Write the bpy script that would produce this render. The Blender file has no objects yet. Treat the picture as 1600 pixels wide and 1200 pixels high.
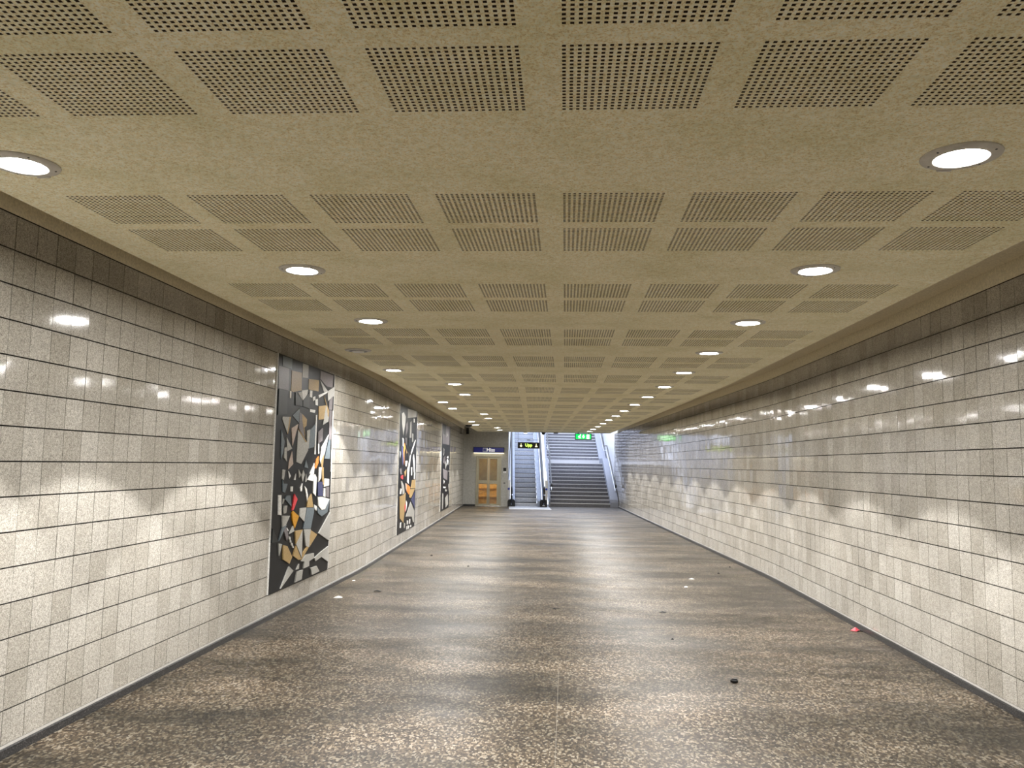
import bpy, bmesh, math, random
import numpy as np
from mathutils import Matrix, Vector
random.seed(7)
rng = np.random.default_rng(11)
C = bpy.context.scene.collection
PI = math.pi

# ------------------------------------------------------------------ plan of the passage
# s runs along the passage from under the viewpoint, lat across it (right positive), z up.
HW = 3.218            # half width between the tiled walls
CX = 0.007            # passage axis next to the viewpoint
EYE = 1.72
ZC = 2.996            # underside of the hung ceiling
BW, TW = 13.147, 0.0464   # where and how much the walls bend to the left
BC, TC = 12.605, 0.0383   # the same for the hung ceiling
S0, PER = 3.329, 1.953    # first lamp and lamp pitch
JT = 3.119            # top of the tiles
TZ, TS = 0.2041, 0.196    # tile pitch up and along
SEND = 33.8           # lift wall

def bend(lat, s, z, b, th, e=0.6):
    """point of the passage; the axis turns left by th over 2*e metres round s=b"""
    lat = np.asarray(lat, float); s = np.asarray(s, float); z = np.asarray(z, float)
    R = 2 * e / th
    u = np.clip(s - (b - e), 0, 2 * e); a = u / R
    x0 = -R * (1 - np.cos(a)); y0 = np.minimum(s, b - e) + R * np.sin(a)
    t = np.maximum(s - (b + e), 0)
    x = CX + x0 - t * math.sin(th) + lat * np.cos(a)
    y = y0 + t * math.cos(th) + lat * np.sin(a)
    return np.stack(np.broadcast_arrays(x, y, z), -1)
def A(lat, s, z): return bend(lat, s, z, BW, TW)
def K(lat, s, z): return bend(lat, s, z, BC, TC)
def V(p): return Vector([float(q) for q in p])

# ------------------------------------------------------------------ materials
def mat(name):
    m = bpy.data.materials.new(name); m.use_nodes = True
    nt = m.node_tree; b = nt.nodes['Principled BSDF']
    return m, nt, b
def N(nt, t, **kw):
    n = nt.nodes.new(t)
    for k, v in kw.items():
        if k in n.inputs: n.inputs[k].default_value = v
        else: setattr(n, k, v)
    return n
def ramp(nt, stops, fac, interp='LINEAR'):
    r = nt.nodes.new('ShaderNodeValToRGB'); r.color_ramp.interpolation = interp
    e = r.color_ramp.elements
    while len(e) < len(stops): e.new(0.5)
    for q, (p, c) in zip(e, stops): q.position = p; q.color = (c[0], c[1], c[2], 1)
    nt.links.new(fac, r.inputs[0]); return r
def mix(nt, a, b, fac, mode='MIX'):
    m = nt.nodes.new('ShaderNodeMix'); m.data_type = 'RGBA'; m.blend_type = mode
    for sock, v in ((0, fac), (6, a), (7, b)):
        if hasattr(v, 'is_output') or isinstance(v, bpy.types.NodeSocket): nt.links.new(v, m.inputs[sock])
        elif isinstance(v, (int, float)): m.inputs[sock].default_value = v
        else: m.inputs[sock].default_value = (v[0], v[1], v[2], 1)
    return m.outputs[2]
def coords(nt, scale=(1, 1, 1)):
    tc = nt.nodes.new('ShaderNodeTexCoord'); mp = nt.nodes.new('ShaderNodeMapping')
    mp.inputs['Scale'].default_value = scale
    nt.links.new(tc.outputs['Object'], mp.inputs[0]); return mp.outputs[0]
def noise(nt, vec, scale, detail=3, rough=0.6):
    n = N(nt, 'ShaderNodeTexNoise', Scale=scale, Detail=detail, Roughness=rough)
    nt.links.new(vec, n.inputs['Vector']); return n.outputs[0]
def bump(nt, b, h, strength, dist):
    n = N(nt, 'ShaderNodeBump', Strength=strength, Distance=dist)
    nt.links.new(h, n.inputs['Height']); nt.links.new(n.outputs[0], b.inputs['Normal'])
def plain(name, col, rough=0.5, metal=0.0, var=0.08, scale=30):
    """a plain surface with a little cloudy unevenness"""
    m, nt, b = mat(name)
    v = coords(nt); f = noise(nt, v, scale)
    lo = [c * (1 - var) for c in col]; hi = [min(1, c * (1 + var)) for c in col]
    r = ramp(nt, [(0.3, lo), (0.7, hi)], f)
    nt.links.new(r.outputs[0], b.inputs['Base Color'])
    b.inputs['Roughness'].default_value = rough; b.inputs['Metallic'].default_value = metal
    return m
def glow(name, col, strength):
    m, nt, b = mat(name)
    b.inputs['Base Color'].default_value = (*col, 1)
    b.inputs['Emission Color'].default_value = (*col, 1); b.inputs['Emission Strength'].default_value = strength
    return m

M = {}
# glazed wall tile: each tile a slightly different grey
m, nt, b = mat('glazed_tile')
g = nt.nodes.new('ShaderNodeNewGeometry')
v = coords(nt)
r = ramp(nt, [(0, (.41, .385, .34)), (.5, (.46, .435, .39)), (1, (.515, .49, .445))], g.outputs['Random Per Island'])
gr = ramp(nt, [(.35, (.56, .55, .53)), (.65, (1.36, 1.36, 1.36))], noise(nt, v, 150, 2, .8))
gr2 = ramp(nt, [(.35, (.84, .84, .84)), (.65, (1.12, 1.12, 1.12))], noise(nt, v, 38, 3, .8))
cl = ramp(nt, [(.3, (.88, .87, .85)), (.7, (1.06, 1.06, 1.06))], noise(nt, v, 1.3, 3))
c1 = mix(nt, r.outputs[0], gr.outputs[0], 1.0, 'MULTIPLY'); c1 = mix(nt, mix(nt, c1, cl.outputs[0], 1.0, 'MULTIPLY'), gr2.outputs[0], 1.0, 'MULTIPLY')
nt.links.new(c1, b.inputs['Base Color'])
b.inputs['Roughness'].default_value = .075; b.inputs['IOR'].default_value = 1.52
bump(nt, b, noise(nt, v, 7, 2), .06, .006)
M['tile'] = m
M['grout'] = plain('dark_grout', (.012, .011, .010), .95)
# sandy plaster of the hung ceiling
m, nt, b = mat('sandy_ceiling_board')
v = coords(nt)
f1 = ramp(nt, [(.34, (.74, .62, .37)), (.46, (1.0, .91, .62)), (.58, (1.0, 1.0, .86))], noise(nt, v, 105, 2, .8))
f2 = ramp(nt, [(.34, (.86, .85, .77)), (.56, (1.0, 1.0, 1.0))], noise(nt, v, 26, 3, .75))
f3 = ramp(nt, [(.32, (.88, .88, .80)), (.56, (1.0, 1.0, 1.0))], noise(nt, v, 2.4, 4, .6))
c1 = mix(nt, mix(nt, f1.outputs[0], f2.outputs[0], 1.0, 'MULTIPLY'), f3.outputs[0], 1.0, 'MULTIPLY')
nt.links.new(c1, b.inputs['Base Color'])
b.inputs['Roughness'].default_value = .75
bump(nt, b, noise(nt, v, 160, 2), .25, .002)
M['ceiling'] = m
M['felt'] = plain('dark_acoustic_felt', (.035, .024, .014), .95)
# terrazzo floor
m, nt, b = mat('terrazzo')
v = coords(nt)
vc = coords(nt, (1, .62, 1))
vo = N(nt, 'ShaderNodeTexVoronoi', Scale=78.0); nt.links.new(vc, vo.inputs['Vector'])
sep = nt.nodes.new('ShaderNodeSeparateColor'); nt.links.new(vo.outputs['Color'], sep.inputs[0])
chips = ramp(nt, [(0, (.03, .022, .016)), (.28, (.09, .066, .048)), (.52, (.25, .20, .15)), (.74, (.48, .40, .31)), (.88, (.92, .85, .74)), (1, (1.0, 1.0, .96))], sep.outputs[0])
vo2 = N(nt, 'ShaderNodeTexVoronoi', Scale=165.0); nt.links.new(vc, vo2.inputs['Vector'])
sep2 = nt.nodes.new('ShaderNodeSeparateColor'); nt.links.new(vo2.outputs['Color'], sep2.inputs[0])
fine = ramp(nt, [(0, (.17, .13, .10)), (.5, (.37, .31, .245)), (1, (.62, .54, .46))], sep2.outputs[0])
c1 = mix(nt, fine.outputs[0], chips.outputs[0], .86)
v2 = coords(nt, (.45, 1.0, 1))
st = ramp(nt, [(.34, (.048, .044, .033)), (.46, (.135, .123, .098)), (.60, (.26, .234, .193)), (.74, (.35, .312, .26))], noise(nt, v2, 1.3, 6, .66))
c1 = mix(nt, c1, st.outputs[0], 1.0, 'MULTIPLY')
nt.links.new(c1, b.inputs['Base Color'])
rr = ramp(nt, [(.3, (.36,) * 3), (.7, (.50,) * 3)], noise(nt, v2, 2.0, 4)); nt.links.new(rr.outputs[0], b.inputs['Roughness'])
bump(nt, b, noise(nt, v, 60, 2), .08, .003)
b.inputs['Specular IOR Level'].default_value = .32
M['floor'] = m
# dark speckled skirting stone
m, nt, b = mat('dark_speckled_stone')
v = coords(nt)
r = ramp(nt, [(.42, (.007, .007, .008)), (.58, (.03, .029, .029)), (.70, (.22, .205, .195))], noise(nt, v, 120, 3, .8))
nt.links.new(r.outputs[0], b.inputs['Base Color']); b.inputs['Roughness'].default_value = .35
M['skirting'] = m
M['lip'] = plain('grey_joint_lip', (.30, .285, .26), .6)
M['plaster'] = plain('drab_plaster', (.80, .74, .58), .85, var=.15, scale=60)
M['plaster_dark'] = plain('drab_plaster_trim', (.85, .80, .63), .85, var=.15, scale=60)
M['concrete'] = plain('raw_concrete', (.10, .095, .085), .9, var=.25, scale=6)
M['white_wall'] = plain('white_painted_wall', (.86, .87, .90), .55, var=.04, scale=5)
# dull polished stone of the lift wall
m, nt, b = mat('polished_grey_stone')
v = coords(nt)
r = ramp(nt, [(.3, (.40, .40, .37)), (.7, (.58, .575, .54))], noise(nt, v, 14, 5, .7))
nt.links.new(r.outputs[0], b.inputs['Base Color']); b.inputs['Roughness'].default_value = .22
v3 = coords(nt, (1, 1, .08)); bump(nt, b, noise(nt, v3, 40, 2), .15, .01)
M['lift_wall'] = m
# metals
def brushed(name, col, rough, scale=(1, 1, 60)):
    m, nt, b = mat(name); v = coords(nt, scale)
    r = ramp(nt, [(.3, [c * .82 for c in col]), (.7, col)], noise(nt, v, 8, 3))
    nt.links.new(r.outputs[0], b.inputs['Base Color'])
    b.inputs['Metallic'].default_value = 1.0; b.inputs['Roughness'].default_value = rough
    return m
M['steel'] = brushed('brushed_steel', (.72, .74, .78), .28)
M['alu'] = plain('grooved_step_metal', (.50, .53, .60), .45, .15, .2, 25)
M['brass'] = brushed('brushed_champagne_metal', (.42, .40, .31), .33, (1, 1, 40))
M['rubber'] = plain('black_rubber', (.005, .005, .0055), .45)
M['panel'] = plain('blue_grey_panel', (.30, .34, .43), .35, .3, .15, 6)
M['black'] = plain('black_plastic', (.006, .006, .0065), .35)
M['hole'] = plain('bare_hole_edge', (.07, .048, .026), .95)
M['white'] = plain('white_enamel', (.80, .80, .80), .4)
M['trim_ring'] = plain('lamp_ring_enamel', (.62, .60, .56), .45)
M['joint'] = plain('pale_floor_joint', (.17, .15, .12), .6)
M['off_lens'] = plain('unlit_lens', (.85, .84, .82), .3)
M['lens'] = glow('lit_lens', (1.0, .99, .97), 50.0)
M['riser'] = plain('stair_stone', (.17, .17, .188), .6, var=.3, scale=25)
M['tread'] = plain('stair_tread_stone', (.30, .30, .31), .6, var=.2, scale=25)
M['nosing'] = plain('pale_nosing_strip', (.80, .80, .82), .4)
M['stringer'] = plain('blue_grey_painted_stringer', (.33, .35, .42), .5)
M['blue'] = plain('blue_sign', (.02, .03, .38), .3)
M['wood'] = plain('warm_veneer', (.62, .42, .18), .45, var=.2, scale=8)
m, nt, b = mat('clear_glass'); b.inputs['Base Color'].default_value = (.97, .99, .97, 1)
b.inputs['Roughness'].default_value = .02; b.inputs['Transmission Weight'].default_value = 1.0; b.inputs['IOR'].default_value = 1.45
M['glass'] = m
m, nt, b = mat('smoked_glass'); v = coords(nt); r = ramp(nt, [(.3, (.30, .31, .25)), (.7, (.42, .42, .33))], noise(nt, v, 6)); nt.links.new(r.outputs[0], b.inputs['Base Color'])
b.inputs['Roughness'].default_value = .06; b.inputs['Transmission Weight'].default_value = .55; b.inputs['IOR'].default_value = 1.45
M['smoked'] = m
# mosaic stones: one colour each
for k, c in dict(K=(.0055, .006, .0075), G=(.032, .035, .035), B=(.15, .18, .20), L=(.42, .41, .38), W=(.78, .77, .74), T=(.42, .29, .13), M=(.19, .17, .175), P=(.50, .40, .34), O=(.68, .23, .05), R=(.68, .06, .07), Y=(.58, .27, .02), N=(.06, .065, .14)).items():
    m, nt, b = mat('mosaic_stone_' + dict(K='charcoal', G='slate', B='blue_grey', L='pale_grey', W='white', T='tan', M='mauve', P='pink', O='orange', R='red', Y='amber', N='navy')[k])
    v = coords(nt); r = ramp(nt, [(.35, [q * .78 for q in c]), (.65, [min(1, q * 1.2) for q in c])], noise(nt, v, 70, 3, .7))
    nt.links.new(r.outputs[0], b.inputs['Base Color']); b.inputs['Roughness'].default_value = .4; b.inputs['Specular IOR Level'].default_value = .18
    M['ms' + k] = m

# ------------------------------------------------------------------ mesh helpers
def link(o, parent=None):
    C.objects.link(o)
    if parent is not None: o.parent = parent
    return o
def mesh(name, verts, faces, mats, idx=None, parent=None, smooth=False):
    me = bpy.data.meshes.new(name)
    me.from_pydata([tuple(map(float, q)) for q in verts], [], [tuple(map(int, f)) for f in faces])
    for q in (mats if isinstance(mats, (list, tuple)) else [mats]): me.materials.append(q)
    if idx is not None: me.polygons.foreach_set('material_index', np.asarray(idx, np.int32))
    if smooth: me.polygons.foreach_set('use_smooth', np.ones(len(me.polygons), bool))
    me.update()
    return link(bpy.data.objects.new(name, me), parent)
def quads(name, P, mats, idx=None, parent=None):
    """P: (n,4,3) array of separate quads, built fast"""
    n = len(P); me = bpy.data.meshes.new(name)
    me.vertices.add(4 * n); me.vertices.foreach_set('co', np.asarray(P, np.float32).ravel())
    me.loops.add(4 * n); me.loops.foreach_set('vertex_index', np.arange(4 * n, dtype=np.int32))
    me.polygons.add(n); me.polygons.foreach_set('loop_start', np.arange(0, 4 * n, 4, dtype=np.int32))
    me.polygons.foreach_set('loop_total', np.full(n, 4, np.int32))
    for q in (mats if isinstance(mats, (list, tuple)) else [mats]): me.materials.append(q)
    if idx is not None: me.polygons.foreach_set('material_index', np.asarray(idx, np.int32))
    me.polygons.foreach_set('use_smooth', np.zeros(n, bool)); me.update(calc_edges=True); me.validate()
    return link(bpy.data.objects.new(name, me), parent)
def struct(o): o['kind'] = 'structure'; return o
class BM:
    """collects shapes into ONE mesh"""
    def __init__(self): self.b = bmesh.new()
    def box(self, x0, x1, y0, y1, z0, z1, bev=0.0, rot=None, at=None):
        r = bmesh.ops.create_cube(self.b, size=1); vs = r['verts']
        bmesh.ops.scale(self.b, vec=(x1 - x0, y1 - y0, z1 - z0), verts=vs)
        if bev:
            es = list({e for q in vs for e in q.link_edges})
            r2 = bmesh.ops.bevel(self.b, geom=es, offset=bev, segments=2, profile=.5, affect='EDGES')
            vs = list({q for f in r2['faces'] for q in f.verts} | {q for q in vs if q.is_valid})
        if rot: bmesh.ops.rotate(self.b, verts=vs, cent=(0, 0, 0), matrix=rot)
        bmesh.ops.translate(self.b, vec=((x0 + x1) / 2, (y0 + y1) / 2, (z0 + z1) / 2), verts=vs); return self
    def prism(self, poly, a, b_, axis='x'):
        """2-D outline swept from a to b along an axis; poly in the two other axes"""
        mk = dict(x=lambda p, t: (t, p[0], p[1]), y=lambda p, t: (p[0], t, p[1]), z=lambda p, t: (p[0], p[1], t))[axis]
        v0 = [self.b.verts.new(mk(p, a)) for p in poly]; v1 = [self.b.verts.new(mk(p, b_)) for p in poly]
        n = len(poly); self.b.faces.new(v0); self.b.faces.new(v1[::-1])
        for i in range(n): self.b.faces.new((v0[i], v1[i], v1[(i + 1) % n], v0[(i + 1) % n]))
        return self
    def tube(self, pts, r, n=10, caps=True):
        pts = [Vector(p) for p in pts]; rings = []
        for i, p in enumerate(pts):
            d = (pts[min(i + 1, len(pts) - 1)] - pts[max(i - 1, 0)]).normalized()
            u = d.cross(Vector((0, 0, 1)));
            if u.length < 1e-4: u = d.cross(Vector((1, 0, 0)))
            u.normalize(); w = d.cross(u)
            rx, ry = (r if isinstance(r, tuple) else (r, r))
            rings.append([self.b.verts.new(p + u * rx * math.cos(2 * PI * k / n) + w * ry * math.sin(2 * PI * k / n)) for k in range(n)])
        for a_, c_ in zip(rings, rings[1:]):
            for k in range(n): self.b.faces.new((a_[k], a_[(k + 1) % n], c_[(k + 1) % n], c_[k]))
        if caps: self.b.faces.new(rings[0][::-1]); self.b.faces.new(rings[-1])
        return self
    def lathe(self, prof, n=32, c=(0, 0, 0)):
        rings = []
        for r, z in prof:
            rings.append([self.b.verts.new((c[0] + r * math.cos(2 * PI * k / n), c[1] + r * math.sin(2 * PI * k / n), c[2] + z)) for k in range(n)] if r > 1e-6 else [self.b.verts.new((c[0], c[1], c[2] + z))])
        for a_, q in zip(rings, rings[1:]):
            for k in range(n):
                f = [a_[k % len(a_)], a_[(k + 1) % len(a_)], q[(k + 1) % len(q)], q[k % len(q)]]
                f = list(dict.fromkeys(f))
                if len(f) > 2: self.b.faces.new(f)
        return self
    def make(self, name, m, parent=None, smooth=False):
        bmesh.ops.recalc_face_normals(self.b, faces=self.b.faces)
        me = bpy.data.meshes.new(name); self.b.to_mesh(me); self.b.free()
        me.materials.append(m)
        if smooth:
            for p in me.polygons: p.use_smooth = True
        return link(bpy.data.objects.new(name, me), parent)
def thing(name, label, cat, loc, rz=0, group=None):
    o = bpy.data.objects.new(name, None); C.objects.link(o); o.empty_display_size = .1
    o.location = loc; o.rotation_euler = (0, 0, rz); o['label'] = label; o['category'] = cat
    if group: o['group'] = group
    return o
def tag(o, label, cat, group=None):
    o['label'] = label; o['category'] = cat
    if group: o['group'] = group
    return o
def text(body, size, m, parent, loc, name='lettering', align='CENTER', bold=.0):
    cu = bpy.data.curves.new(name, 'FONT'); cu.body = body; cu.size = size; cu.align_x = align; cu.align_y = 'CENTER'; cu.extrude = .002; cu.offset = bold
    t = bpy.data.objects.new(name, cu); C.objects.link(t)
    dg = bpy.context.evaluated_depsgraph_get(); me = bpy.data.meshes.new_from_object(t.evaluated_get(dg))
    C.objects.unlink(t); bpy.data.objects.remove(t)
    me.transform(Matrix.Translation(loc) @ Matrix.Rotation(PI / 2, 4, 'X'))
    me.materials.clear(); me.materials.append(m)
    return link(bpy.data.objects.new(name, me), parent)

# ------------------------------------------------------------------ floor, slab, walls
def strip(f, lats, ss, zfun):
    """grid of quads over lat x s"""
    P = []
    for l0, l1 in zip(lats, lats[1:]):
        for s0, s1 in zip(ss, ss[1:]):
            P.append([f(l0, s0, zfun(l0, s0)), f(l1, s0, zfun(l1, s0)), f(l1, s1, zfun(l1, s1)), f(l0, s1, zfun(l0, s1))])
    return np.array(P)
SB = -6.5
ss = list(np.arange(SB, 12.5, 1.0)) + list(np.arange(12.5, 13.81, .1)) + list(np.arange(14, 34.6, 1.0)) + [36.4]
struct(quads('floor', strip(A, [-HW - .6, -1.6, 0, 1.6, HW + .6], ss, lambda l, s: 0), M['floor']))
struct(quads('roof_slab', strip(A, [-HW - .6, 0, HW + .6], [q for q in ss if q < 34.2] + [35.0], lambda l, s: 3.254)[:, ::-1], M['plaster']))

def tiled_wall(name, side, s_end, top):
    P, idx = [], []
    n = int((s_end - SB) / TS) + 1
    k_rows = [(JT - TZ * (k + 1), JT - TZ * k) for k in range(14)] + [(.062, JT - TZ * 14)]
    off = -HW
    for i in range(n):
        s0, s1 = SB + i * TS + .0028, SB + (i + 1) * TS - .0028
        if s0 > s_end - .02: continue
        s1 = min(s1, s_end - .002)
        for z0, z1 in k_rows:
            z0 += .0042; z1 -= .0042
            ta, tb = rng.normal(0, .0060), rng.normal(0, .0042)
            sm, zm = (s0 + s1) / 2, (z0 + z1) / 2
            d = lambda s, z: HW + ta * (s - sm) + tb * (z - zm)
            c = [(s0, z0), (s1, z0), (s1, z1), (s0, z1)]
            F = [A(side * d(s, z), s, z) for s, z in c]
            Bk = [A(side * (HW + .012), s, z) for s, z in c]
            q = [F] + [[Bk[j], Bk[(j + 1) % 4], F[(j + 1) % 4], F[j]] for j in range(4)]
            if side > 0: q = [w[::-1] for w in q]
            P += q; idx += [0] * 5
    me_v = []
    # the backs: grout sheet and the plaster above the tiles
    s_list = [q for q in ss if q < s_end] + [s_end]
    for s0, s1 in zip(s_list, s_list[1:]):
        for z0, z1, l, mi in ((0, top, HW + .011, 1), (JT + .004, top, HW + .001, 2)):
            q = [A(side * l, s0, z0), A(side * l, s1, z0), A(side * l, s1, z1), A(side * l, s0, z1)]
            P.append(q if side < 0 else q[::-1]); idx.append(mi)
    return P, idx
def weld_tiles(name, P, idx):
    """tile fronts keep their own islands: front + four edges share corners"""
    P = np.array(P); idx = np.array(idx); n = len(P)
    v = P.reshape(-1, 3); key = np.round(v, 4)
    nt_ = int((idx == 0).sum()) // 5
    isl = np.concatenate([np.repeat(np.arange(nt_), 5), np.arange(nt_, nt_ + n - 5 * nt_)])
    kk = np.concatenate([np.repeat(isl, 4)[:, None].astype(float), key], 1)
    u, inv = np.unique(kk, axis=0, return_inverse=True); inv = inv.ravel()
    co = np.zeros((len(u), 3)); co[inv] = v
    me = bpy.data.meshes.new(name)
    me.vertices.add(len(u)); me.vertices.foreach_set('co', co.astype(np.float32).ravel())
    me.loops.add(4 * n); me.loops.foreach_set('vertex_index', inv.astype(np.int32))
    me.polygons.add(n); me.polygons.foreach_set('loop_start', np.arange(0, 4 * n, 4, dtype=np.int32)); me.polygons.foreach_set('loop_total', np.full(n, 4, np.int32))
    for q in (M['tile'], M['grout'], M['plaster']): me.materials.append(q)
    me.polygons.foreach_set('material_index', idx.astype(np.int32)); me.polygons.foreach_set('use_smooth', np.zeros(n, bool)); me.update(calc_edges=True); me.validate()
    return link(bpy.data.objects.new(name, me))
struct(weld_tiles('wall_left', *tiled_wall('wall_left', -1, SEND, 3.26)))
struct(weld_tiles('wall_right', *tiled_wall('wall_right', 1, 36.2, 3.8)))
def sweep(name, prof, s_list, side, m, f=A):
    """profile (distance from the axis, z) swept along the passage"""
    v, fc = [], []; n = len(prof)
    for s in s_list: v += [f(side * p[0], s, p[1]) for p in prof]
    for i in range(len(s_list) - 1):
        for j in range(n): fc.append((i * n + j, i * n + (j + 1) % n, (i + 1) * n + (j + 1) % n, (i + 1) * n + j))
    fc.append(tuple(range(n))); fc.append(tuple(range((len(s_list) - 1) * n, len(s_list) * n))[::-1])
    o = mesh(name, v, fc, m); bm = bmesh.new(); bm.from_mesh(o.data); bmesh.ops.recalc_face_normals(bm, faces=bm.faces); bm.to_mesh(o.data); bm.free()
    return o
sl = [q for q in ss if q < SEND] + [SEND]; sr = [q for q in ss if q < 34.6] + [34.6]
for side, nm, q in ((-1, 'left', sl), (1, 'right', sr)):
    struct(sweep('baseboard_' + nm, [(HW - .030, 0), (HW + .006, 0), (HW + .006, .052), (HW - .010, .052), (HW - .022, .045)], q, side, M['skirting']))
    struct(sweep('trim_' + ('1' if side < 0 else '2'), [(HW - .012, .052), (HW + .006, .052), (HW + .006, .063), (HW - .007, .063)], q, side, M['lip']))
# wall behind the viewpoint
struct(quads('wall_back', np.array([[A(-HW - .6, SB, 0), A(HW + .6, SB, 0), A(HW + .6, SB, 3.8), A(-HW - .6, SB, 3.8)]]), M['white_wall']))

# ------------------------------------------------------------------ the hung perforated ceiling
CL, CR, CEND = -2.742, 2.505, 32.5
NC, LC, FW = 8, -.096, .489           # columns of perforated fields
cols = [LC + .61 * (j - 3.5) for j in range(NC)]
pairs = [S0 + PER * i + .955 for i in range(-4, 15)]
rows = []
for c in pairs: rows += [(c - .525, c - .053), (c + .053, c + .525)]
rows = [q for q in rows if q[0] > SB + .2 and q[1] < CEND - .2]
def lin(a, b_, n): return [a + (b_ - a) * i / n for i in range(n + 1)]
flat, sides = [], []
def fq(l0, l1, s0, s1): flat.append((l0, l1, s0, s1))
prev = SB
for (r0, r1) in rows:
    # plain band up to this row (split so that it follows the bend)
    cut = [prev] + [q for q in np.arange(12.0, 13.3, .1) if prev < q < r0] + [r0]
    for a_, q in zip(cut, cut[1:]): fq(CL, CR, a_, q)
    lb = [CL] + [v for c in cols for v in (c - FW / 2, c + FW / 2)] + [CR]
    for i in range(0, len(lb), 2): fq(lb[i], lb[i + 1], r0, r1)
    pw, ps = FW / 20, (r1 - r0) / 20
    hw, hs = .0118, .0122
    for c in cols:
        x0 = c - FW / 2
        xh = [(x0 + (j + .5) * pw - hw / 2, x0 + (j + .5) * pw + hw / 2) for j in range(20)]
        sh = [(r0 + (j + .5) * ps - hs / 2, r0 + (j + .5) * ps + hs / 2) for j in range(20)]
        e = r0
        for a_, q in sh:
            fq(x0, x0 + FW, e, a_); e = q
            p = x0
            for l0, l1 in xh: fq(p, l0, a_, q); p = l1
            fq(p, x0 + FW, a_, q)
            if r0 < 14: sides += [(l0, l1, a_, q) for l0, l1 in xh]
        fq(x0, x0 + FW, e, r1)
    prev = r1
fq(CL, CR, prev, CEND)
f4 = np.array(flat)
def up(f4, z): 
    l0, l1, s0, s1 = f4.T
    return np.stack([K(l0, s0, z), K(l0, s1, z), K(l1, s1, z), K(l1, s0, z)], 1)
P = up(f4, ZC)
h4 = np.array(sides); l0, l1, s0, s1 = h4.T; zt = ZC + .0125
hs_ = []
for (a_, b_, c_, d_) in ((l0, s0, l1, s0), (l1, s0, l1, s1), (l1, s1, l0, s1), (l0, s1, l0, s0)):
    hs_.append(np.stack([K(a_, b_, ZC), K(c_, d_, ZC), K(c_, d_, zt), K(a_, b_, zt)], 1))
cs = [SB] + list(np.arange(-6, 12, 1.0)) + list(np.arange(12.0, 13.3, .1)) + list(np.arange(14, 32, 1.0)) + [CEND]
felt = np.array([[K(CL, a_, zt), K(CL, q, zt), K(CR, q, zt), K(CR, a_, zt)] for a_, q in zip(cs, cs[1:])])
edge = []
for l in (CL, CR):
    edge += [[K(l, a_, ZC), K(l, q, ZC), K(l, q, ZC + .07), K(l, a_, ZC + .07)] for a_, q in zip(cs, cs[1:])]
edge.append([K(CL, CEND, ZC), K(CR, CEND, ZC), K(CR, CEND, ZC + .07), K(CL, CEND, ZC + .07)])
back = np.array([[K(CL, a_, ZC + .07), K(CL, q, ZC + .07), K(CR, q, ZC + .07), K(CR, a_, ZC + .07)] for a_, q in zip(cs, cs[1:])])
allq = np.concatenate([P] + hs_ + [np.array(edge), felt, back])
nh = sum(map(len, hs_))
struct(quads('ceiling', allq, [M['ceiling'], M['felt'], M['concrete'], M['hole']], np.concatenate([np.zeros(len(P)), np.full(nh, 3), np.zeros(len(edge)), np.ones(len(felt)), np.full(len(back), 2)])))

# ------------------------------------------------------------------ round ceiling lamps
LAMP_W, SPOT_W = 50.0, 38.0
def lamp_parts(lit, screws):
    t = thing('ceiling_lamp', '', 'lamp', (0, 0, 0))
    BM().lathe([(.096, -.004), (.100, -.012), (.108, -.013), (.150, -.006), (.153, 0), (.096, 0)], 48).make('trim_ring', M['trim_ring'], t, True)
    if lit: BM().lathe([(0, -.007), (.07, -.0065), (.097, -.004)], 48).make('lens', M['lens'], t, True)
    else:
        BM().lathe([(0, -.030), (.05, -.028), (.072, -.020), (.072, -.010)], 48).make('lens', M['off_lens'], t, True)
        BM().lathe([(.070, -.0145), (.108, -.0145), (.110, -.010), (.070, -.008)], 48).make('gap_shade_ring', M['black'], t)  # solid black ring stands in for the shade inside the open gap
    if screws:
        for a in (.6, 2.3, 3.6, 5.5): BM().lathe([(0, -.0125), (.004, -.0125), (.005, -.008)], 10, (.130 * math.cos(a), .130 * math.sin(a), .001)).make('screw', M['black'], t)
        BM().box(-.03, .03, .147, .158, -.010, 0, .002).make('latch', M['trim_ring'], t)
    return t
protos = {}
def copy_tree(o):
    r = o.copy(); C.objects.link(r)
    for ch in o.children:
        c = ch.copy(); C.objects.link(c); c.parent = r
    return r
sd = bpy.data.lights.new('lamp_beam', 'SPOT'); sd.energy = SPOT_W; sd.spot_size = math.radians(94.5); sd.spot_blend = .10; sd.shadow_soft_size = .04; sd.color = (1, .985, .965)
def lamp(lat, s, label, lit=True, screws=False, group=None):
    k = (lit, screws)
    p = V(K(lat, s, ZC))
    if k not in protos: protos[k] = t = lamp_parts(*k)
    else: t = copy_tree(protos[k])
    t.location = p; t['label'] = label; t['group'] = group
    t.rotation_euler = (0, 0, TC if s > BC else 0)
    if lit:
        q = bpy.data.objects.new('lamp_beam', sd); C.objects.link(q); q.location = p - Vector((0, 0, .03))
ORD = 'nearest second third fourth fifth sixth seventh eighth ninth tenth eleventh twelfth thirteenth fourteenth fifteenth'.split()
L0, L1, LR_ = -1.777, -2.393, 1.584
left_lat = [1, 0, 0, 1, 1, 0, 0, 1, 1, 0, 0, 1, 1, 0, 0]
for i in range(15):
    s = S0 + PER * i
    w = ORD[i] + (' lamp' if i else ' and largest lamp')
    lamp(LR_, s, 'lit round ceiling lamp, %s of the straight row along the right wall' % w + (', cut by none of the frame' if False else ''), True, i < 3, 'round ceiling lamps of the right row')
    lab = 'lit round ceiling lamp, %s of the zigzag row along the left wall' % w
    if i == 3: lab = 'unlit round ceiling lamp with a dark gap, above the large mosaic on the left'
    lamp(L1 if left_lat[i] else L0, s, lab, i != 3, i < 3, 'round ceiling lamps of the left row')
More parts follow.
